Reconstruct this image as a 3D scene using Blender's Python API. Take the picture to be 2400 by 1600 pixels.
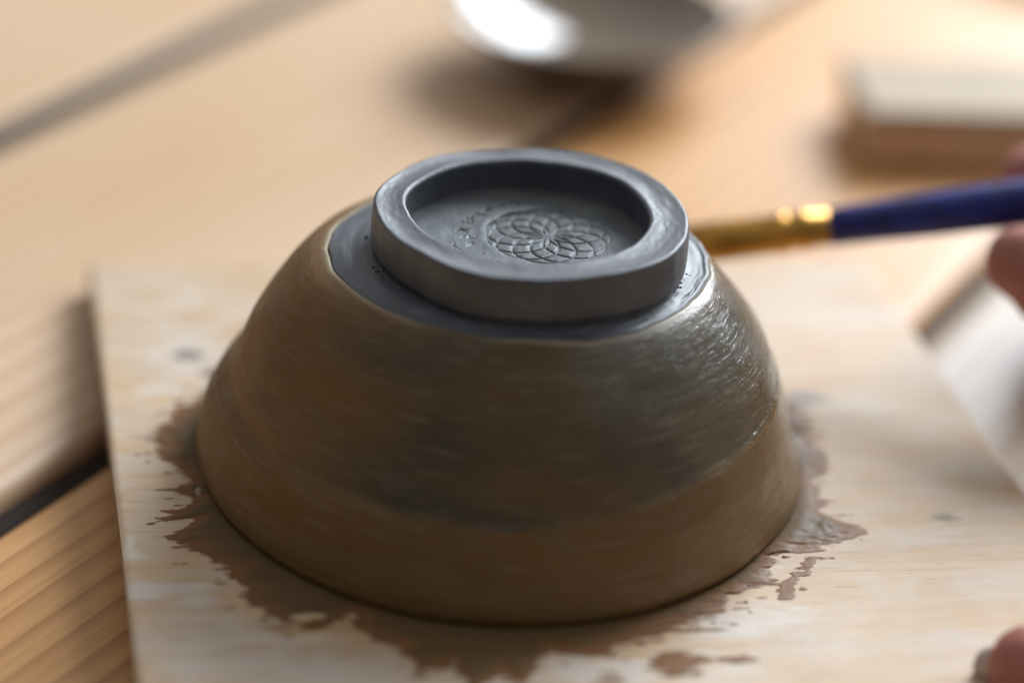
import bpy, bmesh, math, random
import numpy as np
from mathutils import Vector, Matrix
R = math.radians
random.seed(4)
for o in list(bpy.data.objects): bpy.data.objects.remove(o)
scn = bpy.context.scene
COL = scn.collection

# ------------------------------------------------------------------ camera
PITCH, ROLL, FPX = R(27.74), R(3.94), 6240.0          # focal length in pixels of the 2400 px wide photograph
fwd = np.array([0, math.cos(PITCH), -math.sin(PITCH)])
up0 = np.array([0, math.sin(PITCH), math.cos(PITCH)]); rt0 = np.array([1., 0, 0])
rt = math.cos(ROLL) * rt0 + math.sin(ROLL) * up0
up = -math.sin(ROLL) * rt0 + math.cos(ROLL) * up0
CAM = -0.6 * fwd + np.array([0, 0.05425, 0])
cd = bpy.data.cameras.new('camera'); cam = bpy.data.objects.new('camera', cd); COL.objects.link(cam)
M = Matrix.Identity(4)
for i in range(3):
    M[i][0], M[i][1], M[i][2], M[i][3] = rt[i], up[i], -fwd[i], CAM[i]
cam.matrix_world = M
cd.sensor_width = 36; cd.lens = FPX / 2400 * 36; cd.clip_start = 0.01; cd.clip_end = 50
cd.dof.use_dof = True; cd.dof.focus_distance = 0.524; cd.dof.aperture_fstop = 3.1; cd.dof.aperture_blades = 9
scn.camera = cam
scn.render.resolution_x, scn.render.resolution_y = 1024, 682
def at(px, py, depth):                                  # a point `depth` metres in front of the lens
    return Vector(CAM + depth * (fwd + (px - 1200) / FPX * rt - (py - 800) / FPX * up))

# ------------------------------------------------------------------ light
w = bpy.data.worlds.new('World'); scn.world = w; w.use_nodes = True
bg = w.node_tree.nodes['Background']
nt = w.node_tree; tc = nt.nodes.new('ShaderNodeTexCoord'); sp = nt.nodes.new('ShaderNodeSeparateXYZ')
rp = nt.nodes.new('ShaderNodeValToRGB'); mr = nt.nodes.new('ShaderNodeMapRange')
nt.links.new(tc.outputs['Generated'], sp.inputs[0]); vm = nt.nodes.new('ShaderNodeVectorMath'); vm.operation = 'DOT_PRODUCT'; nt.links.new(tc.outputs['Generated'], vm.inputs[0]); vm.inputs[1].default_value = (.10, .60, .79)
nt.links.new(vm.outputs['Value'], mr.inputs[0])
mr.inputs[1].default_value = -1; mr.inputs[2].default_value = 1
nt.links.new(mr.outputs[0], rp.inputs[0]); nt.links.new(rp.outputs[0], bg.inputs[0])
rp.color_ramp.elements[0].color = (0.070, 0.052, 0.036, 1); rp.color_ramp.elements[0].position = .28
rp.color_ramp.elements[1].color = (0.95, 0.95, 0.96, 1); rp.color_ramp.elements[1].position = .98
bg.inputs[1].default_value = 0.50
def window(name, loc, target, sx, sy, power, col):
    l = bpy.data.lights.new(name, 'AREA'); l.shape = 'RECTANGLE'; l.size = sx; l.size_y = sy
    l.energy = power; l.color = col
    o = bpy.data.objects.new(name, l); COL.objects.link(o); o.location = loc
    o.rotation_euler = (Vector(target) - Vector(loc)).to_track_quat('-Z', 'Y').to_euler()
    return o
window('window_light', (0.90, 1.52, 1.04), (0, 0, 0), 1.25, .95, 76, (0.86, 0.93, 1.0))
scn.view_settings.view_transform = 'Standard'; scn.view_settings.look = 'None'
scn.view_settings.exposure = 0; scn.view_settings.gamma = 1
scn.cycles.use_denoising = True
scn.cycles.sample_clamp_indirect = 6

# ------------------------------------------------------------------ numeric noise
def _h(ix, iy, s):
    n = (ix * 374761393 + iy * 668265263 + s * 1442695041) & 0xffffffff
    n = ((n ^ (n >> 13)) * 1274126177) & 0xffffffff
    return ((n ^ (n >> 16)) & 0xffffff) / 0xffffff
def noise(x, y, s=0, px=None):
    x = np.asarray(x, float); y = np.asarray(y, float)
    ix = np.floor(x).astype(np.int64); iy = np.floor(y).astype(np.int64)
    fx = x - ix; fy = y - iy; fx = fx * fx * (3 - 2 * fx); fy = fy * fy * (3 - 2 * fy)
    jx = ix + 1
    if px: ix = ix % px; jx = jx % px
    a = _h(ix, iy, s); b = _h(jx, iy, s); c = _h(ix, iy + 1, s); d = _h(jx, iy + 1, s)
    return (a + (b - a) * fx) * (1 - fy) + (c + (d - c) * fx) * fy - .5
def fbm(x, y, s=0, n=4, px=None):
    t = 0; a = 1.
    for i in range(n):
        t = t + a * noise(x * 2 ** i, y * 2 ** i, s + i * 17, px * 2 ** i if px else None); a *= .5
    return t
def sstep(a, b, x):
    t = np.clip((x - a) / (b - a), 0, 1); return t * t * (3 - 2 * t)
def ctab(tab):                                          # closed table angle(deg) -> value, smooth
    tab = sorted((a % 360, v) for a, v in tab)
    A = [a for a, _ in tab]; V = [v for _, v in tab]
    A = [A[-1] - 360] + A + [A[0] + 360]; V = [V[-1]] + V + [V[0]]
    g = np.arange(0, 360, 1.0); v = np.interp(g, A, V)
    k = np.hanning(19); k /= k.sum()
    v = np.convolve(np.r_[v[-9:], v, v[:9]], k, 'valid')
    return lambda th: np.interp(np.degrees(th) % 360, np.r_[g, 360], np.r_[v, v[0]])

# ------------------------------------------------------------------ object helpers
def link(name, me, mat=None, parent=None, smooth=True):
    o = bpy.data.objects.new(name, me); COL.objects.link(o)
    if mat: me.materials.append(mat)
    if parent: o.parent = parent
    if smooth: me.polygons.foreach_set('use_smooth', [True] * len(me.polygons))
    return o
def grid_mesh(P, closed=False, attrs=None, mask=None):
    """P: (n, m, 3) grid; closed joins the last column to the first"""
    n, m = P.shape[:2]
    idx = np.arange(n * m).reshape(n, m)
    if closed: idx = np.c_[idx, idx[:, :1]]
    f = np.stack([idx[:-1, :-1], idx[:-1, 1:], idx[1:, 1:], idx[1:, :-1]], -1).reshape(-1, 4)
    V = P.reshape(-1, 3)
    if mask is not None:
        mk = mask.reshape(-1); f = f[mk[f].any(1)]
        used = np.unique(f); re = np.full(n * m, -1); re[used] = np.arange(len(used)); f = re[f]; V = V[used]
    else: used = np.arange(n * m)
    me = bpy.data.meshes.new('m')
    me.vertices.add(len(V)); me.vertices.foreach_set('co', V.astype(np.float32).ravel())
    me.loops.add(f.size); me.loops.foreach_set('vertex_index', f.ravel().astype(np.int32))
    me.polygons.add(len(f)); me.polygons.foreach_set('loop_start', np.arange(0, f.size, 4, dtype=np.int32))
    me.polygons.foreach_set('loop_total', np.full(len(f), 4, dtype=np.int32))
    me.update(calc_edges=True)
    for k, v in (attrs or {}).items():
        a = me.attributes.new(k, 'FLOAT', 'POINT'); a.data.foreach_set('value', v.reshape(-1)[used].astype(np.float32))
    return me
def empty(name, loc=(0, 0, 0), rz=0):
    o = bpy.data.objects.new(name, None); COL.objects.link(o); o.location = loc; o.rotation_euler = (0, 0, rz)
    o.empty_display_size = .01; return o
def tag(o, label, cat, group=None, kind=None):
    if label: o['label'] = label
    if cat: o['category'] = cat
    if group: o['group'] = group
    if kind: o['kind'] = kind
    return o
def lathe_between(a, b, prof, seg=48):
    """profile [(t metres from a, radius)] swept about the axis a->b"""
    a = Vector(a); b = Vector(b); d = (b - a).normalized()
    u = d.orthogonal().normalized(); v = d.cross(u)
    th = np.linspace(0, 2 * np.pi, seg, endpoint=False)
    P = np.zeros((len(prof), seg, 3))
    for i, (t, r_) in enumerate(prof):
        c = a + d * t
        P[i] = np.array(c) + r_ * (np.cos(th)[:, None] * np.array(u) + np.sin(th)[:, None] * np.array(v))
    return grid_mesh(P, closed=True)

# ------------------------------------------------------------------ materials
class NT:
    def __init__(s, name):
        s.m = bpy.data.materials.new(name); s.m.use_nodes = True; s.t = s.m.node_tree
        s.b = s.t.nodes['Principled BSDF']; s.out = s.t.nodes['Material Output']
    def n(s, typ, **k):
        nd = s.t.nodes.new('ShaderNode' + typ)
        for a, v in k.items(): setattr(nd, a, v)
        return nd
    def l(s, a, b): s.t.links.new(a, b)
    def put(s, sock, v):
        if hasattr(v, 'is_output') or hasattr(v, 'links'): s.l(v, sock)
        else: sock.default_value = v
    def coord(s, scale=(1, 1, 1), rot=(0, 0, 0), which='Object', loc=(0, 0, 0)):
        c = s.n('TexCoord'); m = s.n('Mapping'); s.l(c.outputs[which], m.inputs[0])
        m.inputs['Scale'].default_value = scale; m.inputs['Rotation'].default_value = rot; m.inputs['Location'].default_value = loc
        # rotation first, then stretching
        if any(rot):
            m2 = s.n('Mapping'); m.inputs['Scale'].default_value = (1, 1, 1); s.l(m.outputs[0], m2.inputs[0]); m2.inputs['Scale'].default_value = scale
            return m2.outputs[0]
        return m.outputs[0]
    def attr(s, name): return s.n('Attribute', attribute_name=name).outputs['Fac']
    def noise(s, vec, scale, detail=4, rough=.55, dist=0):
        t = s.n('TexNoise'); s.l(vec, t.inputs['Vector']); t.inputs['Scale'].default_value = scale
        t.inputs['Detail'].default_value = detail; t.inputs['Roughness'].default_value = rough; t.inputs['Distortion'].default_value = dist
        return t.outputs['Fac']
    def ramp(s, f, stops):
        r_ = s.n('ValToRGB'); s.l(f, r_.inputs[0]); e = r_.color_ramp.elements
        while len(e) < len(stops): e.new(.5)
        for k, (p, c) in enumerate(stops):
            e[k].position = p; e[k].color = (c, c, c, 1) if isinstance(c, (int, float)) else (*c, 1)
        return r_.outputs[0]
    def mix(s, f, a, b, mode='MIX'):
        m = s.n('MixRGB', blend_type=mode); s.put(m.inputs[0], f)
        for k, v in ((1, a), (2, b)):
            if isinstance(v, tuple): m.inputs[k].default_value = (*v, 1)
            else: s.l(v, m.inputs[k])
        return m.outputs[0]
    def math(s, op, a, b=0.0):
        m = s.n('Math', operation=op); s.put(m.inputs[0], a); s.put(m.inputs[1], b); return m.outputs[0]
    def bump(s, h, strength, dist, normal=None):
        b = s.n('Bump'); s.l(h, b.inputs['Height']); b.inputs['Strength'].default_value = strength; b.inputs['Distance'].default_value = dist
        if normal is not None: s.l(normal, b.inputs['Normal'])
        return b.outputs[0]
    def fin(s, color=None, rough=None, normal=None, **k):
        if color is not None: s.put(s.b.inputs['Base Color'], (*color, 1) if isinstance(color, tuple) else color)
        if rough is not None: s.put(s.b.inputs['Roughness'], rough)
        if normal is not None: s.l(normal, s.b.inputs['Normal'])
        for a, v in k.items(): s.put(s.b.inputs[a.replace('_', ' ')], v)
        return s.m

def slip_material():
    s = NT('wet_brown_slip')
    sv = s.coord((3.0, 1.0, 1.0), which='UV')            # u around, v up the wall: brush strokes run round the bowl
    st = s.noise(sv, 26, 5, .6, .2)
    sv2 = s.coord((13.0, 210.0, 1.0), which='UV')
    streak = s.noise(sv2, 2.2, 5, .65, .25)
    ob = s.coord()
    big = s.noise(ob, 38, 3, .5, .4)
    spk = s.noise(ob, 1500, 2, .5)
    band = s.attr('band'); edge = s.attr('edge'); warm = s.attr('warm')
    c = s.mix(s.ramp(big, [(.38, 0), (.62, 1)]), (0.074, 0.064, 0.042), (0.118, 0.084, 0.042))
    c = s.mix(warm, c, (0.215, 0.112, 0.036))
    c = s.mix(s.math('MULTIPLY', band, .9), c, (0.175, 0.098, 0.033))
    c = s.mix(s.ramp(streak, [(.53, 0), (.68, .6)]), c, (0.24, 0.19, 0.125))
    c = s.mix(s.ramp(streak, [(.2, .5), (.40, 0)]), c, (0.085, 0.060, 0.034))
    c = s.mix(edge, c, (0.46, 0.38, 0.25))
    c = s.mix(s.ramp(spk, [(.66, 0), (.76, .35)]), c, (0.30, 0.26, 0.20))
    wet = s.attr('wet')
    rr = s.math('MULTIPLY', s.ramp(st, [(.3, .85), (.7, 1.25)]), .40)
    rr = s.math('ADD', rr, s.math('SUBTRACT', .16, s.math('MULTIPLY', wet, .30)))
    g = s.coord((26.0, 170.0, 1.0), which='UV')
    grit = s.noise(g, 3.2, 3, .6, .3)
    vo = s.n('TexVoronoi'); s.l(ob, vo.inputs['Vector']); vo.inputs['Scale'].default_value = 760; vo.inputs['Randomness'].default_value = 1
    sx = s.n('SeparateXYZ'); s.l(vo.outputs['Color'], sx.inputs[0])
    pim = s.math('MULTIPLY', s.ramp(vo.outputs['Distance'], [(0, 1), (.16, .7), (.34, 0)]), s.ramp(sx.outputs[0], [(.5, 0), (.75, 1)]))
    pim = s.math('MULTIPLY', pim, s.ramp(big, [(.38, .25), (.55, 1)]))
    nb = s.bump(streak, .15, .0003)
    nb = s.bump(s.ramp(grit, [(.55, 0), (.72, 1)]), .30, .0002, nb)
    nb = s.bump(pim, .30, .0002, nb)
    nb = s.bump(s.noise(ob, 1900, 3, .6), .35, .00014, nb)
    s.fin(c, rr, nb)
    s.put(s.b.inputs['Specular IOR Level'], s.math('ADD', .28, s.math('MULTIPLY', wet, .30)))
    return s.m
def clay_material(name='grey_clay', k=1., warm=0.):
    s = NT(name); ob = s.coord()
    a = s.noise(ob, 90, 5, .6); b = s.noise(ob, 900, 3, .6); d = s.noise(ob, 330, 4, .65)
    c = s.mix(s.ramp(a, [(.35, 0), (.68, 1)]), (.060 * k, .067 * k, .081 * k * (1 - warm)), (.100 * k, .110 * k, .129 * k * (1 - warm)))
    c = s.mix(s.ramp(d, [(.60, 0), (.74, .4)]), c, (0.20, 0.21, 0.22))
    c = s.mix(s.ramp(b, [(.28, .5), (.36, 0)]), c, (0.05, 0.052, 0.055))
    nb = s.bump(a, .10, .0003); nb = s.bump(d, .30, .00022, nb); nb = s.bump(b, .25, .00012, nb)
    s.b.inputs['Specular IOR Level'].default_value = .8 if k == 1 else .35
    return s.fin(c, s.ramp(a, [(.3, .54), (.7, .44)]), nb)
def smear_material():
    s = NT('slip_smear_on_board'); ob = s.coord()
    thick = s.attr('thick'); cover = s.attr('cover')
    gr = s.noise(s.coord((60, 1300, 60), (0, 0, R(-11))), 1, 4, .65)
    n1 = s.noise(ob, 160, 4, .6); n2 = s.noise(ob, 600, 3, .6)
    c = s.mix(thick, (0.26, 0.118, 0.045), s.mix(n1, (0.125, 0.082, 0.036), (0.185, 0.118, 0.053)))
    c = s.mix(s.ramp(gr, [(.35, .35), (.6, 0)]), c, (0.09, 0.05, 0.026))
    nb = s.bump(n1, .22, .0006); nb = s.bump(n2, .35, .0003, nb)
    s.fin(c, s.math('SUBTRACT', s.ramp(n1, [(.35, .60), (.7, .74)]), s.math('MULTIPLY', s.attr('wet'), .22)), nb)
    s.b.inputs['Specular IOR Level'].default_value = .18
    tr = s.n('BsdfTransparent'); mx = s.n('MixShader')
    f = s.math('ADD', cover, s.math('MULTIPLY', s.math('SUBTRACT', gr, .5), .9))
    f = s.ramp(f, [(.40, 0), (.62, 1)])
    s.l(f, mx.inputs[0]); s.l(tr.outputs[0], mx.inputs[1]); s.l(s.b.outputs[0], mx.inputs[2]); s.l(mx.outputs[0], s.out.inputs[0])
    return s.m
def board_material():
    s = NT('birch_plywood')
    rot = (0, 0, R(-11))
    g1 = s.noise(s.coord((6, 130, 40), rot), 1, 5, .6, .6)
    g2 = s.noise(s.coord((75, 1150, 200), rot), 1, 3, .6, .1)
    g3 = s.noise(s.coord((20, 520, 90), rot), 1, 4, .6, .2)
    big = s.noise(s.coord(), 17, 4, .55, .5)
    white = s.attr('white'); grey = s.attr('grey')
    c = s.mix(s.ramp(g1, [(.3, 0), (.7, 1)]), (0.58, 0.385, 0.215), (0.66, 0.48, 0.31))
    c = s.mix(s.ramp(g3, [(.28, .6), (.44, 0)]), c, (0.44, 0.25, 0.11))
    c = s.mix(s.ramp(g2, [(.29, .75), (.40, 0)]), c, (0.32, 0.195, 0.10))
    c = s.mix(s.ramp(s.noise(s.coord((28, 75, 30), rot), 1, 6, .68), [(.44, 0), (.64, .75)]), c, (0.63, 0.54, 0.45))
    wn = s.math('ADD', white, s.math('MULTIPLY', s.math('SUBTRACT', s.noise(s.coord((60, 240, 60), rot), 1, 5, .7), .5), 2.2))
    c = s.mix(s.ramp(wn, [(.42, 0), (.85, .75)]), c, (0.70, 0.63, 0.55))
    gn = s.math('ADD', grey, s.math('MULTIPLY', s.math('SUBTRACT', s.noise(s.coord((140, 500, 60), rot), 1, 4, .65), .5), 1.0))
    c = s.mix(s.ramp(gn, [(.40, 0), (.72, .85)]), c, (0.20, 0.175, 0.145))
    c = s.mix(s.ramp(s.noise(s.coord((35, 60, 30), rot, loc=(3, 1, 0)), 1, 5, .6), [(.56, 0), (.72, .4)]), c, (0.47, 0.27, 0.115))
    nb = s.bump(g3, .25, .0003); nb = s.bump(g2, .35, .00012, nb)
    s.b.inputs['Specular IOR Level'].default_value = .4
    return s.fin(c, s.ramp(big, [(.3, .48), (.7, .6)]), nb)
def plank_material(name, base, dark, pale, rough=.42):
    s = NT(name); rot = (0, 0, R(-61)); oi = s.n('ObjectInfo')
    def co(sc):
        v = s.coord(sc, rot); a = s.n('VectorMath', operation='ADD'); s.l(v, a.inputs[0])
        k = s.n('VectorMath', operation='SCALE'); s.l(oi.outputs['Random'], k.inputs['Scale']); k.inputs[0].default_value = (13, 29, 5)
        s.l(k.outputs[0], a.inputs[1]); return a.outputs[0]
    wv = s.n('TexWave', wave_type='BANDS', bands_direction='Y', wave_profile='SAW'); s.l(co((1.2, 34, 10)), wv.inputs[0])
    wv.inputs['Scale'].default_value = 1.3; wv.inputs['Distortion'].default_value = 5.5; wv.inputs['Detail'].default_value = 3; wv.inputs['Detail Scale'].default_value = .5
    fine = s.noise(co((12, 700, 90)), 1, 4, .6)
    big = s.noise(co((5, 16, 10)), 1, 3, .5)
    c = s.mix(s.ramp(big, [(.3, 0), (.7, 1)]), base, pale)
    c = s.mix(s.ramp(wv.outputs['Fac'], [(.50, 0), (.96, .6), (1, .1)]), c, dark)
    c = s.mix(s.ramp(fine, [(.3, .4), (.5, 0)]), c, dark)
    kn = s.noise(co((22, 40, 20)), 1, 2, .4)
    c = s.mix(s.ramp(kn, [(.74, 0), (.80, .5)]), c, (0.25, 0.19, 0.13))
    s.b.inputs['Specular IOR Level'].default_value = .35
    nb = s.bump(wv.outputs['Fac'], .25, .0004); nb = s.bump(fine, .3, .0002, nb)
    return s.fin(c, rough, nb)
def plain(name, col, rough=.5, metal=0., bumpk=None, var=1., **k):
    s = NT(name); ob = s.coord(); n = s.noise(ob, bumpk[0] if bumpk else 200, 4, .6)
    c = s.mix(s.ramp(n, [(.3, 0), (.7, 1)]), tuple(x * (1 - .14 * var) for x in col), tuple(min(1, x * (1 + .12 * var)) for x in col))
    nb = s.bump(n, bumpk[1] if bumpk else .1, bumpk[2] if bumpk else .0002)
    return s.fin(c, rough, nb, Metallic=metal, **k)
def skin_material():
    s = NT('skin'); ob = s.coord(); a = s.noise(ob, 120, 4, .6); v = s.n('TexVoronoi'); s.l(ob, v.inputs[0]); v.inputs['Scale'].default_value = 900
    c = s.mix(s.ramp(a, [(.3, 0), (.7, 1)]), (0.42, 0.150, 0.115), (0.54, 0.23, 0.175))
    nb = s.bump(v.outputs['Distance'], .25, .0003)
    s.b.inputs['Specular IOR Level'].default_value = .3; s.fin(c, .6, nb, Subsurface_Weight=.1); s.b.inputs['Subsurface Radius'].default_value = (.004, .0015, .0008)
    return s.m
CLAY_FLOOR = clay_material('lit_grey_clay', 1.75, .10)  # same clay; the floor's brighter, warmer light is put into its colour
SLIP, CLAY, SMEAR, BOARD = slip_material(), clay_material(), smear_material(), board_material()
SKIN = skin_material()

# ------------------------------------------------------------------ table of broad planks
WD = R(61); du = np.array([math.cos(WD), math.sin(WD)]); dn = np.array([math.sin(WD), -math.cos(WD)])   # along / across the planks
pm_pale = plank_material('pine_plank_pale', (0.65, 0.425, 0.245), (0.49, 0.28, 0.135), (0.73, 0.53, 0.36))
pm_warm = plank_material('pine_plank_warm', (0.68, 0.345, 0.120), (0.34, 0.125, 0.035), (0.76, 0.45, 0.20))
pm_white = plank_material('pine_plank_scrubbed', (0.40, 0.295, 0.205), (0.33, 0.225, 0.145), (0.45, 0.35, 0.26))
table = tag(empty('table', (0, 0, 0)), 'scrubbed pine table top of broad planks under the plywood board', 'table')
def warp(L): return sstep(0.0, .19, L)                  # the planks near the board sag towards the near end
def plank(n0, n1, z, mat, cup=0.0, t=.028, label=None, rise=0.0):
    """plank from across-coordinate n0 to n1; cup lowers the edge at n1"""
    k = 26; rr = .0034
    A = np.linspace(0, 1, k); prof = [(n0, -t)]
    for a in (0, 30, 60, 90): prof.append((n0 + rr - rr * math.cos(R(a)), -rr + rr * math.sin(R(a))))
    for a in A[1:-1]:
        prof.append((n0 + rr + (n1 - n0 - 2 * rr) * a, 0))
    for a in (90, 60, 30, 0): prof.append((n1 - rr + rr * math.cos(R(a)), -rr + rr * math.sin(R(a))))
    prof.append((n1, -t))
    L = np.r_[np.linspace(-.45, -.02, 12), np.linspace(0, .2, 24), np.linspace(.22, 1.6, 24)]
    P = np.zeros((len(L), len(prof), 3))
    for j, (n, dz) in enumerate(prof):
        q = (n - n0) / (n1 - n0)
        low = cup * max(0, (q - .35) / .65) ** 2 if cup > 0 else 0
        P[:, j, 0] = L * du[0] + n * dn[0]; P[:, j, 1] = L * du[1] + n * dn[1]
        P[:, j, 2] = z + dz - low * (1 - .9 * warp(L)) + rise * warp(L)
    me = grid_mesh(P)
    o = link('plank', me, mat, table)
    if label: o['label'] = label
    return o
plank(-.565, -.447, -.0065, pm_pale); plank(-.444, -.3265, -.006, pm_pale); plank(-.3235, -.2065, -.0088, pm_pale)
plank(-.1935, -.0880, -.0058, pm_pale, cup=.0066, label='pale plank with a cupped edge left of the board')
plank(-.0812, .0388, -.0145, pm_warm, rise=.0078, label='warm orange plank with strong dark grain under the board')
plank(.0460, .1620, -.0062, pm_white, label='whitish scrubbed plank right of the board')
plank(.1650, .2830, -.0065, pm_white); plank(.2860, .404, -.006, pm_pale); plank(.407, .525, -.0065, pm_white)
GAP_SHADE_BROWN = plain('gap_shade_brown', (.13, .095, .070), .9)  # softer shade of the right-hand gap, put into a brown colour
GAP_SHADE_DARK = plain('gap_shade_dark', (.030, .020, .014), .9)  # near-black colour stands in for the deep shade between planks
for n0, n1, zt, rise in ((-.2100, -.1880, -.0094, 0), (-.0900, -.0802, -.0172, .0078), (.0368, .0480, -.0160, .0062)):  # added strips that paint the shade inside the open plank gaps
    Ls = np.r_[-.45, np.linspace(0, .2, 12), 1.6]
    sq = np.array([[[*(L * du + n * dn), zt + rise * float(warp(L))] for n in (n0, n1)] for L in Ls]); o = link('gap_shade_strip', grid_mesh(sq), GAP_SHADE_BROWN if n0 > 0 else GAP_SHADE_DARK, table, False); m_ = o.modifiers.new('s', 'SOLIDIFY'); m_.thickness = .01
ug = grid_mesh(np.array([[[-1.2, -.9, -.06], [1.6, -.9, -.06]], [[-1.2, 1.9, -.06], [1.6, 1.9, -.06]]]))
lo = link('floor', ug, plain('dark_floor', (.06, .04, .03), .7), None, False); lo['kind'] = 'structure'

# ------------------------------------------------------------------ plywood board
BL = np.array([-.1, .0790]); bx = np.array([math.cos(R(9.5)), math.sin(R(9.5))]); by = np.array([math.sin(R(12.8)), -math.cos(R(12.8))])
BW, BD, BT = .1870, .285, .0058
nx, ny = 400, 560
U, Vv = np.meshgrid(np.linspace(0, BW, nx), np.linspace(0, BD, ny))
X = BL[0] + U * bx[0] + Vv * by[0]; Y = BL[1] + U * bx[1] + Vv * by[1]
edge = np.minimum.reduce([U, BW - U, Vv, BD - Vv])
Z = -np.where(edge < .0008, (.0008 - edge) * .7, 0) + 0.00005 * fbm(X * 60, Y * 200, 5)
def blob(cx, cy, rx, ry, ang=0.):
    c, s_ = math.cos(ang), math.sin(ang); a = (X - cx) * c + (Y - cy) * s_; b = -(X - cx) * s_ + (Y - cy) * c
    return np.exp(-((a / rx) ** 2 + (b / ry) ** 2))
G = np.zeros_like(X)
for b in ((-.0710, .0374, .0042, .0035), (-.064, .0300, .004, .003), (.0655, .0375, .006, .0035), 
          (-.083, -.03, .002, .002)): G += blob(*b) * 1.0
G += .62 * blob(.0900, -.0095, .0060, .0040)
Wt = blob(-.078, .055, .030, .032) * .55 + blob(-.070, .02, .012, .03) * .45 + blob(-.035, -.085, .035, .016) * .75 + blob(-.052, -.070, .016, .010) * .55
Wt += blob(.035, -.068, .045, .008, .15) * .55 + blob(.07, .075, .03, .02) * .4
for b in ((-.0605, -.055, .009, .0016, .25), (-.0555, -.0588, .004, .0022), (-.0700, -.0447, .0038, .0016), (-.0713, -.0393, .0012, .003), (-.0665, -.0565, .003, .0035, .4), (.050, -.052, .014, .005, .4), (.021, -.0735, .008, .003)):
    Wt += blob(*b) * 1.15
board = tag(empty('plywood_board'), 'pale plywood board smeared with slip, lying under the upturned clay bowl', 'board')
link('board_top', grid_mesh(np.stack([X, Y, Z], -1), attrs={'white': Wt, 'grey': G}), BOARD, board)
def corner(u, v): p = BL + u * bx + v * by; return [p[0], p[1]]
ring_ = [corner(0, 0), corner(BW, 0), corner(BW, BD), corner(0, BD)]
ply = [plain('ply_veneer_light', (.52, .37, .22), .7, bumpk=(500, .3, .0003)), plain('ply_veneer_dark', (.36, .22, .12), .7, bumpk=(500, .3, .0003))]
nl = 5
for k in range(nl):
    z1 = -.0006 - (BT - .0006) * k / nl; z0 = -.0006 - (BT - .0006) * (k + 1) / nl
    bm = bmesh.new(); ins = .00008 if k % 2 else 0
    cx, cy = corner(BW / 2, BD / 2)
    pts = [(cx + (x - cx) * (1 - ins / .09), cy + (y - cy) * (1 - ins / .09)) for x, y in ring_]
    lo_ = [bm.verts.new((x, y, z0)) for x, y in pts]; hi = [bm.verts.new((x, y, z1)) for x, y in pts]
    for i in range(4): bm.faces.new((lo_[i], lo_[(i + 1) % 4], hi[(i + 1) % 4], hi[i]))
    if k == nl - 1: bm.faces.new(lo_[::-1])
    me = bpy.data.meshes.new('ply'); bm.to_mesh(me); bm.free(); link('ply_layer', me, ply[k % 2], board, False)

# ------------------------------------------------------------------ slip smear on the board
SM = [(-.0642, .0293), (-.0653, .0232), (-.0688, .015), (-.0721, .0089), (-.0721, -.0057), (-.0682, -.0114), (-.0640, -.0155), (-.0668, -.0205), (-.0625, -.0235), (-.0607, -.0299),
      (-.0673, -.0322), (-.0656, -.0378), (-.0592, -.041), (-.0541, -.0473), (-.0505, -.0492), (-.0476, -.0564), (-.043, -.0639), (-.0330, -.0665), (-.027, -.0612), (-.0224, -.0679),
      (-.0156, -.0727), (-.0130, -.0775), (-.0067, -.0744), (-.0030, -.084), (.0022, -.0770), (.0060, -.0800), (.0107, -.0681), (.018, -.0697), (.0335, -.0582), (.0418, -.0540), (.0471, -.0461),
      (.0551, -.0389), (.0555, -.031), (.0593, -.0257), (.0718, -.0208), (.0719, -.015), (.0664, -.0115), (.0653, -.0013), (.0695, .0119), (.0658, .0187), (.0650, .030), (.055, .042), (.02, .066), (-.02, .066), (-.05, .048)]
sa = sorted((math.degrees(math.atan2(y, x)) % 360, math.hypot(x, y)) for x, y in SM)
sA = np.array([a for a, _ in sa]); sR = np.array([r_ for _, r_ in sa])
gx = np.arange(-.084, .084, .0003); gy = np.arange(-.097, .072, .0003)
X, Y = np.meshgrid(gx, gy)
rr = np.hypot(X, Y); th = np.degrees(np.arctan2(Y, X)) % 360
lim = np.interp(th, np.r_[sA[-1] - 360, sA, sA[0] + 360], np.r_[sR[-1], sR, sR[0]])
ca, sn = math.cos(R(11)), math.sin(R(11)); Xr = X * ca + Y * sn; Yr = -X * sn + Y * ca
nz = fbm(Xr * 75, Yr * 520, 3, 5) * .75 + .3 * fbm(Xr * 500, Yr * 1500, 4, 3)
fd = (lim - .0008 - rr) / .0030 + nz * 1.55
fleck = fbm(Xr * 260, Yr * 1500, 19, 4)                 # dry-brush flecks just outside the wet edge
fd = np.maximum(fd, (fleck - .30) * 7 + (lim + .0030 - rr) / .0030 - 1.0)
def bl(cx, cy, rx, ry, a=.2):
    c, s_ = math.cos(a), math.sin(a); p = (X - cx) * c + (Y - cy) * s_; q = -(X - cx) * s_ + (Y - cy) * c
    return 1.1 - np.hypot(p / rx, q / ry) ** 2 * 1.0 + nz * 1.3
for b in ((.0345, -.0690, .0046, .0036), (.0215, -.0755, .0035, .0022), (.0465, -.0655, .0030, .0016), (.0615, -.0300, .0012, .008, -.2), (.0575, -.0375, .0012, .006, -.5), (.058, -.028, .004, .0009), (.060, -.033, .003, .0008), (.0625, -.027, .003, .002), (.0560, -.0425, .0014, .003, -.3), (.0700, -.0175, .0030, .0022)):
    fd = np.maximum(fd, bl(*b) + nz * 2.4)
for b in ((-.0345, -.0615, .0034, .0015), (-.0640, -.0325, .0016, .0008), (-.0610, -.0195, .001, .002), (-.0062, -.0790, .0030, .0016), (.0555, -.0345, .0018, .003)):   # gaps where the board shows through
    fd = np.minimum(fd, -bl(*b) * 1.2 + .55 + nz * 3.5)
cover = np.clip(fd * .55 + .42, 0, 1)
thick = sstep(.30, 1.7, (lim - rr) / .0042 + nz * 1.3)
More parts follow.
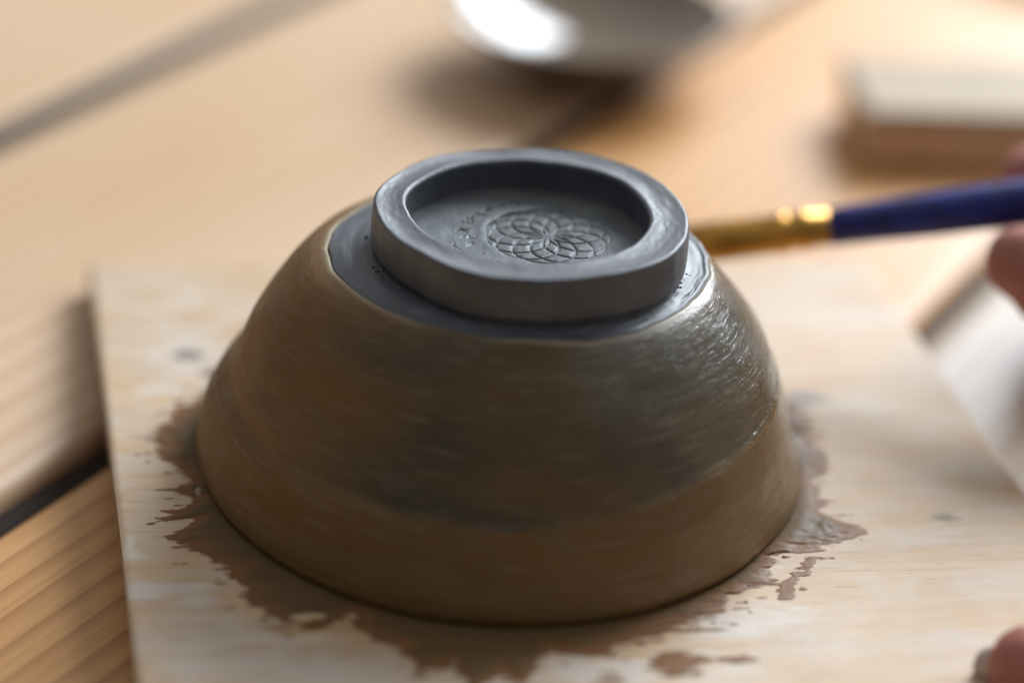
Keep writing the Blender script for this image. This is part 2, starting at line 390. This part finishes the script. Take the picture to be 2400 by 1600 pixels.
strokes = fbm(Xr * 90, Yr * 700, 9, 4)
hgt = .00012 + .00040 * thick + .00035 * sstep(.004, .0, rr - .0615) + .00022 * thick * (strokes * .35 + .35 * fbm(X * 300, Y * 300, 21, 2))
hgt = np.maximum(hgt * sstep(.2, .6, cover), .00004)
right = sstep(.2, .8, X / (rr + 1e-6)) * sstep(.0615, .064, rr)
hgt += right * thick * np.maximum(0, fbm(X * 330, Y * 190, 31, 3)) * .0005
mask = (cover > .08) & (rr > .052)
sm = link('slip_smear', grid_mesh(np.stack([X, Y, hgt], -1), attrs={'cover': cover, 'thick': thick, 'wet': right}, mask=mask), SMEAR)
tag(sm, 'ragged brown smear of wet clay slip brushed onto the board around the bowl rim', 'slip smear')

# ------------------------------------------------------------------ the bowl, upside down
bowl = tag(empty('clay_bowl'), 'upturned unfired clay bowl brushed with brown slip, grey foot ring with stamped rosette', 'bowl')
prof_z = np.array([.0004, .0009, .0018, .0050, .0080, .0120, .0155, .0195, .0218, .0260, .0310, .0360, .0410, .0440, .0460, .0468, .0477])
PL = np.array([.0612, .0624, .0636, .0638, .0635, .0616, .0592, .0574, .0566, .0551, .0531, .0505, .0470, .0443, .0416, .0380, .0280])
PR = np.array([.0603, .0615, .0624, .0615, .0602, .0588, .0578, .0567, .0558, .0544, .0523, .0485, .0442, .0416, .0398, .0385, .0280])
PF = np.array([.0608, .0621, .0634, .0628, .0618, .0600, .0585, .0567, .0556, .0531, .0501, .0467, .0425, .0392, .0364, .0345, .0280])
rimt = ctab([(178, 1.), (-154, .99), (-133, .982), (-116, .985), (-100, .992), (-85, .995), (-69, .985), (-48, .955), (-24, .955), (-7, .985), (10, 1.), (60, 1.), (120, 1.)])
wLt = ctab([(120, 1), (150, 1), (180, 1), (200, .9), (220, .45), (240, .15), (265, 0), (300, 0), (340, 0), (20, 0), (60, .25), (90, .6)])
wRt = ctab([(-35, .55), (-15, .9), (0, 1), (30, 1), (60, .75), (90, .4), (120, 0), (150, 0), (180, 0), (220, 0), (265, 0), (290, .1), (310, .3)])
prof_r = PR
stept = ctab([(178, .0198), (-160, .0196), (-135, .0193), (-113, .0192), (-90, .0190), (-73, .0192), (-55, .0222), (-35, .0240), (-15, .0252), (10, .0250), (60, .022), (120, .020)])
n_t, n_v = 1100, 420
T = np.linspace(0, 2 * np.pi, n_t, endpoint=False); sv = np.linspace(0, 1, n_v)
# arclength parameter
pr = np.interp(np.linspace(0, 1, 2000), np.linspace(0, 1, len(prof_z)), prof_r); pz = np.interp(np.linspace(0, 1, 2000), np.linspace(0, 1, len(prof_z)), prof_z)
s_al = np.r_[0, np.cumsum(np.hypot(np.diff(pr), np.diff(pz)))]; TOT = s_al[-1]; s_al /= TOT
fr = np.interp(sv, s_al, pr); fz = np.interp(sv, s_al, pz)
k = np.hanning(9); k /= k.sum(); fr2 = np.convolve(np.pad(fr, 4, 'edge'), k, 'valid'); fz2 = np.convolve(np.pad(fz, 4, 'edge'), k, 'valid')
TT, SS = np.meshgrid(T, sv)
zz = np.repeat(fz2[:, None], n_t, 1)
def pcol(Pq):
    q_ = np.interp(sv, s_al, np.interp(np.linspace(0, 1, 2000), np.linspace(0, 1, len(prof_z)), Pq))
    kk = np.hanning(25); kk /= kk.sum(); q_ = np.convolve(np.pad(q_, 12, 'edge'), kk, 'valid'); return q_[:, None]
wl_, wr_ = wLt(TT), wRt(TT)
r0 = pcol(PL) * wl_ + pcol(PR) * wr_ + pcol(PF) * (1 - wl_ - wr_)
# remove the generic ledge and put it back at the height it has at each angle
led = 0.0007
r0 = r0 + 0
wz = sstep(.022, .0, zz)
rb = r0 * (1 + (rimt(TT) - 1) * sstep(.030, 0, zz))
stp = stept(TT) + .0006 * noise(TT / (2 * np.pi) * 40, 0 * TT, 71, 40)
sharp = .5 + .5 * sstep(-.2, .8, np.cos(TT + R(25)))            # crisper crease on the right hand side
rb += (.00065 + .0009 * sstep(-.2, -.9, np.cos(TT))) * (1 - sstep(stp - .0010 / sharp, stp + .0006 / sharp, zz)) * sstep(.008, .017, zz) - .0003 * sstep(.014, .02, zz) * (zz < .05)
rb += .00020 * np.exp(-((zz - stp - .0002) / .00045) ** 2) * sstep(-.3, .7, np.cos(TT + R(30))) * (1 + noise(TT / 6.2832 * 160, zz * 0, 8, 160))
# a second faint crease lower right
st2 = stp - .0048 - .003 * np.cos(TT + R(10))
rb += .00006 * np.exp(-((zz - st2) / .0005) ** 2) * sstep(.1, .9, np.cos(TT + R(20)))
lump = fbm(TT / (2 * np.pi) * 9, zz * 55, 11, 3, 9)
rb += .0011 * lump * sstep(.0480, .040, zz)
u_ = TT / (2 * np.pi)
stroke = fbm(u_ * 30, zz * 900, 23, 4, 30)
rb += .00008 * stroke * sstep(.0478, .045, zz)
grit = np.maximum(0, fbm(u_ * 230, zz * 520, 37, 2, 230) - .5)
wetm = sstep(.15, .75, np.cos(TT + R(2)))
rb += .00015 * grit * (.4 + .9 * wetm) * sstep(.0475, .044, zz)
collart = ctab([(169, .0376), (-167, .0366), (-145, .0350), (-121, .0338), (-100, .0330), (-86, .0330), (-51, .0346), (-28, .0352), (-10, .0368), (16, .0392), (60, .0385), (90, .037), (130, .037)])
cr_ = collart(TT) + .0008 * fbm(u_ * 22, 0 * TT, 5, 4, 22)
edge_ = np.exp(-((rb - cr_ - .0010) / .0009) ** 2) * (.75 + 1.0 * fbm(u_ * 14, 0 * TT, 6, 2, 14)).clip(0, 1) * sstep(.040, .045, zz)
zb = zz + .00016 * np.exp(-((rb - cr_ - .0008) / .0008) ** 2) * (zz > .042)
zb = zb - .0012 * sstep(.0015, -.0005, rb - cr_)
zb += .0004 * noise(u_ * 7, 0 * TT, 55, 7) * sstep(.004, 0, zz)
zb = np.maximum(zb, 0.0001)
band = 1 - sstep(stp - .0006, stp + .0006, zz + .0010 * fbm(TT / (2 * np.pi) * 24, zz * 500, 77, 3, 24) * sstep(.9, -.2, np.cos(TT)))
warm = np.clip(sstep(.35, -.75, np.cos(TT)) ** 1.0 * sstep(-.9, .1, -np.cos(TT - R(180)) + .2) * 0 + sstep(-.15, -.85, np.cos(TT)) * .8 + .9 * fbm(u_ * 6, zz * 60, 91, 3, 6), 0, 1) * (zz > 0)
wet = np.clip(wetm + .4 * fbm(u_ * 8, zz * 80, 93, 3, 8), 0, 1)
P = np.stack([rb * np.cos(TT), rb * np.sin(TT), zb], -1)
me = grid_mesh(P, closed=True, attrs={'band': band, 'edge': edge_, 'warm': warm, 'wet': wet})
uv = me.uv_layers.new(name='UVMap')
li = np.zeros(len(me.loops), np.int32); me.loops.foreach_get('vertex_index', li)
uu = (li % n_t) / n_t; vv = sv[li // n_t] * TOT / .39
uq = uu.reshape(-1, 4); uq[:, 1] = np.where(uq[:, 1] < uq[:, 0] - .5, uq[:, 1] + 1, uq[:, 1]); uq[:, 2] = np.where(uq[:, 2] < uq[:, 0] - .5, uq[:, 2] + 1, uq[:, 2])
uv.data.foreach_set('uv', np.stack([uq.ravel(), vv], -1).astype(np.float32).ravel())
link('bowl_wall', me, SLIP, bowl)

# bare clay collar (the base disc's rim) round the foot ring
n_t = 720
T = np.linspace(0, 2 * np.pi, n_t, endpoint=False); u1 = T / (2 * np.pi)
ct = collart(T) + .0008 * fbm(u1 * 22, 0 * T, 5, 4, 22)
rows = []
for q in np.linspace(0, 1, 60):
    rr_ = .0262 + (ct + .0004 - .0262) * q
    z_ = .0481 - .0013 * q ** 1.5 + .00022 * fbm(u1 * 12, q * 5 + 0 * T, 41, 3, 12) + .0006 * np.exp(-((rr_ - .0312) / .0012) ** 2) * noise(u1 * 40, 0 * T, 42, 40).clip(0)
    # crack near the right hand edge
    ck = np.exp(-((rr_ - ct + .0007 + .0002 * noise(u1 * 120, 0 * T, 44, 120)) / .00016) ** 2) * sstep(.80, .93, np.cos(T - R(9)))
    rows.append(np.stack([rr_ * np.cos(T), rr_ * np.sin(T), z_ - .0007 * ck], -1))
rows.append(np.stack([(ct + .0006) * np.cos(T), (ct + .0006) * np.sin(T), 0 * T + .0452], -1))
link('base_collar', grid_mesh(np.array(rows), closed=True), CLAY, bowl)

# foot ring
outt = ctab([(178, .0296), (144, .0292), (95, .0308), (68, .0338), (44, .0342), (20, .0336), (-4, .0328), (-29, .0330), (-56, .0314), (-80, .0306), (-103, .0300), (-134, .0280), (-160, .0284)])
innt = ctab([(174, .0241), (144, .0246), (92, .0259), (51, .0276), (7, .0265), (-15, .0253), (-60, .0245), (-81, .0241), (-113, .0232), (-152, .0223)])
n_t = 900; T = np.linspace(0, 2 * np.pi, n_t, endpoint=False); u1 = T / (2 * np.pi)
ro, ri = outt(T), innt(T) - .0006 - .0008 * sstep(-.2, .8, np.cos(T - R(215)))
ro = ro + .0007 * fbm(u1 * 9, 0 * T, 61, 4, 9); ri = ri + .0007 * fbm(u1 * 11, 0 * T, 62, 4, 11)
ztop = .0577 + .0008 * fbm(u1 * 7, 0 * T, 63, 3, 7)
def row(f, g, n):
    return [(f(q), g(q)) for q in np.linspace(0, 1, n)]
rows = []
def add(rr_, z_): rows.append(np.stack([rr_ * np.cos(T), rr_ * np.sin(T), z_ + 0 * T], -1))
for q in np.linspace(0, 1, 34):                        # outer wall, foot to top
    z_ = .0470 + (ztop - .0006 - .0470) * q
    bul = .0003 * math.sin(q * math.pi)
    drag = .00012 * fbm(u1 * 30, q * 40 + 0 * T, 64, 3, 30)
    und = -.0006 * np.exp(-((q - .10) / .06) ** 2)
    add(ro + bul + drag + und, z_)
for a in np.linspace(0, 90, 8)[1:]:                     # outer edge
    e = .0006
    add(ro - e + e * math.cos(R(a)), ztop - e + e * math.sin(R(a)) + .00005 * noise(u1 * 200, 0 * T + a, 65, 200))
for q in np.linspace(0, 1, 26)[1:-1]:                   # top face, slightly dished
    add(ro - .0006 + (ri + .0008 - ro + .0006) * q, ztop + .00009 * fbm(u1 * 40, q * 5 + 0 * T, 66, 3, 60) - .0003 * math.sin(q * math.pi) - .0002 * q)
for a in np.linspace(0, 90, 8):                         # inner edge
    e = .0008
    add(ri + e - e * math.sin(R(a)), ztop - .0002 - e + e * math.cos(R(a)))
for q in np.linspace(0, 1, 26)[1:]:                     # inner wall, slight undercut then a fillet into the floor
    z_ = ztop - .0010 + (.0492 - ztop + .0010) * q
    add(ri + .0006 * math.sin(q * math.pi * .9) + .00012 * fbm(u1 * 30, q * 30 + 0 * T, 67, 3, 30) - .0010 * max(0, q - .8) / .2, z_)
link('foot_ring', grid_mesh(np.array(rows), closed=True), CLAY, bowl)

bm = bmesh.new(); rnd = random.Random(7)
for i in range(46):
    a_ = R(rnd.choice([rnd.gauss(-150, 12), rnd.gauss(-28, 14), rnd.uniform(-180, 180)])); q_ = float(outt(np.array([a_]))[0]) + rnd.uniform(.0002, .0016); e = rnd.uniform(.00012, .00034)
    mt = Matrix.Translation((q_ * math.cos(a_), q_ * math.sin(a_), .0481)) @ Matrix.Rotation(rnd.uniform(0, 6), 4, 'Z') @ Matrix.Diagonal((e * rnd.uniform(.8, 1.8), e, e * .8, 1))
    bmesh.ops.create_icosphere(bm, subdivisions=1, radius=1, matrix=mt)
me = bpy.data.meshes.new('c'); bm.to_mesh(me); bm.free(); o = link('clay_crumbs', me, CLAY, bowl); o['kind'] = 'stuff'
# stamped floor inside the foot ring: the rosette is pressed into a real height field
hs = .000115
gx = np.arange(-.0292, .0292, hs); X, Y = np.meshgrid(gx, gx)
rr = np.hypot(X, Y); th = np.arctan2(Y, X)
Zf = .0503 + .0004 * fbm(X * 60, Y * 60, 81, 3) + .00006 * fbm(X * 700, Y * 300, 82, 3)
Zf += .0004 * sstep(.018, .026, rr)
SC = np.array([.0057, .0047]); SR = .0126; NS = 11
px_, py_ = X - SC[0], Y - SC[1]
wob = .00018 * fbm(X * 220, Y * 220, 83, 2)
dmin = np.full(X.shape, 9.); ins = np.full(X.shape, -9.)
for k_ in range(NS):
    a = 2 * np.pi * k_ / NS + .05
    d = np.hypot(px_ - SR / 2 * math.cos(a), py_ - SR / 2 * math.sin(a)) - SR / 2
    dmin = np.minimum(dmin, np.abs(d + wob)); ins = np.maximum(ins, -d)
pr_ = np.hypot(px_, py_)
depth = .00003 + .00062 * sstep(.003, -.013, px_ - .35 * py_)   # pressed deeper on the upper left
fade = sstep(.0148, .0085, px_ * .9 - py_ * .2)                                # impression dies out at the right edge
inside = sstep(-.00028, .00022, ins + .00012 * fbm(X * 500, Y * 500, 84, 2))
cell = (1 - np.exp(-(dmin / .00055) ** 2)) * .00014 * sstep(.0005, .004, pr_)
groove = -np.exp(-(dmin / .00017) ** 2) * .00036 * sstep(.0002, .003, pr_)
clog = 1 - .55 * sstep(.05, .55, fbm(X * 230, Y * 230, 87, 3)) - .35 * sstep(.003, .012, px_)
Zf += (-depth * inside + (cell + groove) * inside * clog * (.35 + .65 * fade)) * (.25 + .75 * fade)
Zf += .00010 * np.exp(-((ins + .0012) / .0010) ** 2) * (1 - inside) * sstep(.004, -.012, px_ - .3 * py_)   # clay pushed up round the stamp
Zf += -.00045 * np.exp(-(np.hypot(px_, py_) / .0007) ** 2) * 0
# worn arc of small impressed characters to the left of the rosette (too blurred to read in the photograph)
rnd = random.Random(11)
def stroke_(x0, y0, x1, y1, w_, dp):
    global Zf
    dx, dy = x1 - x0, y1 - y0; L2 = dx * dx + dy * dy + 1e-12
    t = np.clip(((X - x0) * dx + (Y - y0) * dy) / L2, 0, 1)
    d = np.hypot(X - x0 - t * dx, Y - y0 - t * dy); Zf = Zf - dp * np.exp(-(d / w_) ** 2)
for a_ in (115, 123, 131, 140, 149, 158, 167, 178, 189, 201):
    c_ = SC + .0168 * np.array([math.cos(R(a_)), math.sin(R(a_))]); e1 = np.array([math.cos(R(a_)), math.sin(R(a_))]); e2 = np.array([-e1[1], e1[0]])
    stronger = .0005 if a_ < 185 else .0002
    for _ in range(3):
        p0 = c_ + e1 * rnd.uniform(-.0011, .0011) + e2 * rnd.uniform(-.0006, .0006)
        p1 = p0 + e1 * rnd.uniform(-.0016, .0016) + e2 * rnd.uniform(-.0009, .0009)
        stroke_(p0[0], p0[1], p1[0], p1[1], .00024, stronger * rnd.uniform(.5, 1))
for _ in range(16):                                     # wiping scratches around the stamp
    a_ = rnd.uniform(100, 300); c_ = SC + rnd.uniform(.015, .021) * np.array([math.cos(R(a_)), math.sin(R(a_))])
    v_ = rnd.uniform(R(a_ + 60), R(a_ + 120)); l_ = rnd.uniform(.001, .004)
    stroke_(c_[0], c_[1], c_[0] + l_ * math.cos(v_), c_[1] + l_ * math.sin(v_), .00018, rnd.uniform(.00004, .00016))
for _ in range(60):                                     # pinholes
    a_ = rnd.uniform(0, 360); q_ = rnd.uniform(.0, .025); x_, y_ = q_ * math.cos(a_), q_ * math.sin(a_)
    stroke_(x_, y_, x_ + .0001, y_, rnd.uniform(.00010, .0002), .0002)
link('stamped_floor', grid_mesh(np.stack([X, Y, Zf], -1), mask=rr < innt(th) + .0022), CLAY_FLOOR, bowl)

# ------------------------------------------------------------------ paint brush
A = at(1643, 571, .598); C_ = at(2399, 474, .588); ax = (C_ - A).normalized()
brush = tag(empty('paint_brush', A), 'blue handled paint brush with brass ferrule, held behind the bowl at right', 'brush')
def child_local(o, root):
    o.parent = root; o.matrix_parent_inverse = Matrix.Translation(-root.location); return o
GOLD = plain('brass_ferrule', (.62, .33, .075), .34, 1., (160, .35, .0006), 2.)
BLUE = plain('blue_lacquer', (.008, .016, .20), .42, 0., (190, .35, .0006), 3.5); BLUE.node_tree.nodes['Principled BSDF'].inputs['Coat Weight'].default_value = .15
HAIR = plain('amber_bristle', (.30, .15, .045), .5, 0., (900, .6, .0005))
fer = [(-.0035, .0), (-.0035, .0044), (.004, .0047), (.012, .0045), (.0170, .0043), (.0178, .0048), (.0190, .0048), (.0197, .0042), (.0222, .0042), (.0228, .0047), (.0240, .0047), (.0246, .0041), (.0290, .0041), (.0292, .0036)]
child_local(link('ferrule', lathe_between(A, C_, fer), GOLD), brush)
han = [(.0288, .0), (.0288, .0040), (.0294, .0043), (.036, .0044), (.050, .0049), (.066, .0052), (.080, .0051), (.10, .0046), (.13, .0032), (.17, .0024), (.19, .0019), (.1915, 0)]
child_local(link('handle', lathe_between(A, C_, han), BLUE), brush)
bm = bmesh.new(); rnd = random.Random(2)
for i in range(320):                                   # bristles, bundled to a point
    a = rnd.uniform(0, 6.283); q = math.sqrt(rnd.random()) * .0036
    u = ax.orthogonal().normalized(); v = ax.cross(u); off = u * math.cos(a) * q + v * math.sin(a) * q
    p = [A + ax * -.002 + off, A - ax * .010 + off * 1.02, A - ax * .017 + off * .62, A - ax * rnd.uniform(.021, .0235) + off * .12]
    rs = [.00016, .00016, .00013, .00004]; prev = None
    for c, r_ in zip(p, rs):
        cur = [bm.verts.new(c + (u * math.cos(k * 2.094) + v * math.sin(k * 2.094)) * r_) for k in range(3)]
        if prev:
            for k in range(3): bm.faces.new((prev[k], prev[(k + 1) % 3], cur[(k + 1) % 3], cur[k]))
        prev = cur
me = bpy.data.meshes.new('b'); bm.to_mesh(me); bm.free()
o = child_local(link('bristles', me, HAIR), brush); o['kind'] = 'stuff'

# ------------------------------------------------------------------ hands
def hand(name, chains, label, voxel=.0011):
    """chains: lists of (point, radius) joined through a shared first vertex"""
    V, F = [], []                                      # tapered limbs as overlapping tubes, fused below into one continuous skin
    ico = bmesh.new(); bmesh.ops.create_icosphere(ico, subdivisions=2, radius=1)
    iv = np.array([v.co[:] for v in ico.verts]); jf = np.array([[v.index for v in f.verts] for f in ico.faces]); ico.free()
    for ch in chains:
        for (p, r0_), (q, r1_) in zip(ch[:-1], ch[1:]):
            p = np.array(p); q = np.array(q); n_ = max(2, int(np.linalg.norm(q - p) / (min(r0_, r1_) * .22)))
            for t in np.linspace(0, 1, n_):
                knuckle = 1 + .06 * (math.exp(-(t / .18) ** 2) + math.exp(-((1 - t) / .18) ** 2))
                rr_ = (r0_ + (r1_ - r0_) * t) * knuckle
                F.append(jf + len(V) * len(iv)); V.append(iv * rr_ + p + (q - p) * t)
    V = np.concatenate(V); F = np.concatenate(F)
    me = bpy.data.meshes.new(name); me.from_pydata(V.tolist(), [], F.tolist())
    o = link(name, me, None, None, False)
    rm = o.modifiers.new('rm', 'REMESH'); rm.mode = 'VOXEL'; rm.voxel_size = voxel; rm.use_smooth_shade = True
    sm_ = o.modifiers.new('sm', 'SMOOTH'); sm_.iterations = 5; sm_.factor = .6
    dg = bpy.context.evaluated_depsgraph_get()
    m2 = bpy.data.meshes.new_from_object(o.evaluated_get(dg)); o.modifiers.clear(); o.data = m2
    bm = bmesh.new(); bm.from_mesh(m2); seen = set(); parts = []
    for v in bm.verts:
        if v in seen: continue
        st = [v]; seen.add(v); c = []
        while st:
            q = st.pop(); c.append(q)
            for e in q.link_edges:
                w_ = e.other_vert(q)
                if w_ not in seen: seen.add(w_); st.append(w_)
        parts.append(c)
    parts.sort(key=len); bmesh.ops.delete(bm, geom=[v for c in parts[:-1] for v in c], context='VERTS'); bm.to_mesh(m2); bm.free()
    m2.materials.clear(); m2.materials.append(SKIN); m2.polygons.foreach_set('use_smooth', [True] * len(m2.polygons))
    return tag(o, label, 'hand')
def nail(parent, c, axis, normal, w_, l_, mat):
    axis = axis.normalized(); normal = (normal - axis * normal.dot(axis)).normalized(); side = axis.cross(normal)
    Q = np.zeros((14, 13, 3))
    for i, t in enumerate(np.linspace(-1, 1, 14)):
        for j, s_ in enumerate(np.linspace(-1, 1, 13)):
            wd = w_ * (1 - .35 * max(0, abs(t) - .55) ** 2 / .2)
            p = c + axis * (t * l_) + side * (math.sin(s_ * 1.15) * wd / .91) + normal * ((math.cos(s_ * 1.15) - 1) * wd * 1.1)
            Q[i, j] = p
    o = link('fingernail', grid_mesh(Q), mat, parent); m = o.modifiers.new('s', 'SOLIDIFY'); m.thickness = .0005
    return o
NAIL = plain('fingernail', (.62, .50, .44), .3, 0., (80, .05, .0002))
k = 2400 / 2352
def a2(x, y, d): return at(x * k, y * k, d)
W_, Pm = a2(3350, 1000, 0.6150), a2(2950, 800, 0.6100)
ch = [[(W_, .024), (Pm, .021)],
      [(Pm, .021), (a2(2860, 560, 0.6300), .0115), (a2(2650, 350, 0.6270), .0085), (a2(2462, 372, 0.6150), .0085), (a2(2378, 414, 0.6050), .0080)],
      [(Pm, .021), (a2(2800, 660, 0.6400), .0115), (a2(2600, 520, 0.6450), .0088), (a2(2470, 560, 0.6300), .008), (a2(2440, 620, 0.6130), .0068)],
      [(Pm, .021), (a2(2800, 780, 0.6450), .011), (a2(2600, 680, 0.6470), .0085), (a2(2540, 780, 0.6270), .0078), (a2(2610, 840, 0.6130), .0066)],
      [(Pm, .021), (a2(2850, 930, 0.6400), .010), (a2(2680, 870, 0.6400), .0074), (a2(2650, 950, 0.6230), .0068), (a2(2720, 990, 0.6130), .0058)],
      [(Pm, .021), (a2(2820, 900, 0.5850), .013), (a2(2600, 760, 0.5710), .0098), (a2(2420, 655, 0.5750), .0093), (a2(2348, 602, 0.5790), .0082)]]
h1 = hand('hand', ch, 'hand at the right edge holding the blue handle of the brush')
W_, Pm = a2(3350, 2350, .47), a2(3000, 2100, .475)
ch = [[(W_, .024), (Pm, .021)],
      [(Pm, .021), (a2(2900, 1850, .47), .0115), (a2(2700, 1690, .472), .0092), (a2(2490, 1590, .482), .0095), (a2(2378, 1540, .4905), .0088)],
      [(Pm, .021), (a2(2820, 1960, .462), .0115), (a2(2600, 1860, .462), .0092), (a2(2420, 1800, .470), .0084), (a2(2330, 1770, .474), .0074)],
      [(Pm, .021), (a2(2800, 2100, .46), .011), (a2(2600, 2030, .455), .0088), (a2(2460, 2000, .458), .008), (a2(2370, 1990, .462), .0070)],
      [(Pm, .021), (a2(2850, 2260, .46), .0100), (a2(2700, 2230, .452), .0078), (a2(2590, 2210, .454), .007), (a2(2520, 2200, .456), .0060)],
      [(Pm, .021), (a2(3050, 1850, .500), .0125), (a2(2950, 1640, .515), .0100), (a2(2820, 1480, .522), .0088), (a2(2760, 1400, .524), .0072)]]
h2 = hand('hand', ch, 'fingertip of a hand steadying the board at the lower right corner')
tipc = a2(2378, 1540, .4905); lft = Vector(-rt)
nail(h2, tipc + lft * .0079 + Vector(up) * -.0005, tipc - a2(2490, 1590, .482), lft + Vector(-fwd) * .35, .0042, .0048, NAIL)

# ------------------------------------------------------------------ far things on the table
def lathe(name, c, prof, mat, parent=None, seg=96):
    o = link(name, lathe_between((0, 0, 0), (0, 0, 1), [(z, r_) for r_, z in prof], seg), mat, parent); o.location = c; return o
STEEL = plain('grey_brown_glaze', (.20, .150, .105), .10, 0., (30, .10, .001)); STEEL.node_tree.nodes['Principled BSDF'].inputs['Specular IOR Level'].default_value = .8
dome = tag(empty('glazed_dish', (.0160, .2370, -.0056)), 'glossy grey brown dish with a bright highlight on the table behind the clay bowl', 'dish')
RB, HB = .0400, .0160; RS = (RB * RB + HB * HB) / (2 * HB)
cap = lambda q: RS - math.sqrt(RS * RS - q * q)
pf = [(.0005, .0012)] + [(q, .0012 + cap(q)) for q in np.linspace(.018, .0400, 16)] + [(.0406, .0012 + HB + .0004), (.0406, .0012 + HB + .0010), (.0398, .0012 + HB + .0010)]
pf += [(q, .0024 + cap(q)) for q in np.linspace(.0392, .0005, 40)]
lathe('shell', (0, 0, 0), pf, STEEL, dome)
lathe('foot', (0, 0, 0), [(.0175, .0048), (.0182, 0), (.0168, 0), (.0165, .0048)], STEEL, dome)

def slab(name, c, sx, sy, h, rz, mat, parent=None, bev=.0015):
    bm = bmesh.new(); bmesh.ops.create_cube(bm, size=1)
    for v in bm.verts: v.co = Vector((v.co.x * sx, v.co.y * sy, (v.co.z + .5) * h))
    bmesh.ops.bevel(bm, geom=bm.edges[:], offset=bev, segments=3, affect='EDGES')
    me = bpy.data.meshes.new(name); bm.to_mesh(me); bm.free(); o = link(name, me, mat, parent, False); o.location = c; o.rotation_euler = (0, 0, rz); return o
box = tag(empty('wooden_block', (.1620, .2090, -.0062), R(6)), 'low wooden block with a cream top standing on the whitish plank at the upper right', 'block')
slab('block_body', (0, 0, 0), .146, .038, .0110, 0, plain('block_wood', (.78, .59, .40), .6, 0, (150, .2, .0005)), box)
slab('cream_top', (0, 0, .0112), .150, .042, .0045, 0, plain('block_top_cream', (.46, .36, .25), .7, 0, (150, .1, .0005)), box)
dish = tag(empty('ceramic_dish', (.205, .415, -.0066)), 'pale blue grey dish at the top right corner of the table', 'dish')
lathe('dish_body', (0, 0, 0), [(.03, 0), (.034, 0), (.036, .003), (.058, .012), (.070, .022), (.0715, .0225), (.070, .024), (.056, .015), (.034, .006), (.001, .0055)], plain('pale_glaze', (.50, .54, .60), .25, 0, (60, .05, .0005)), dish)
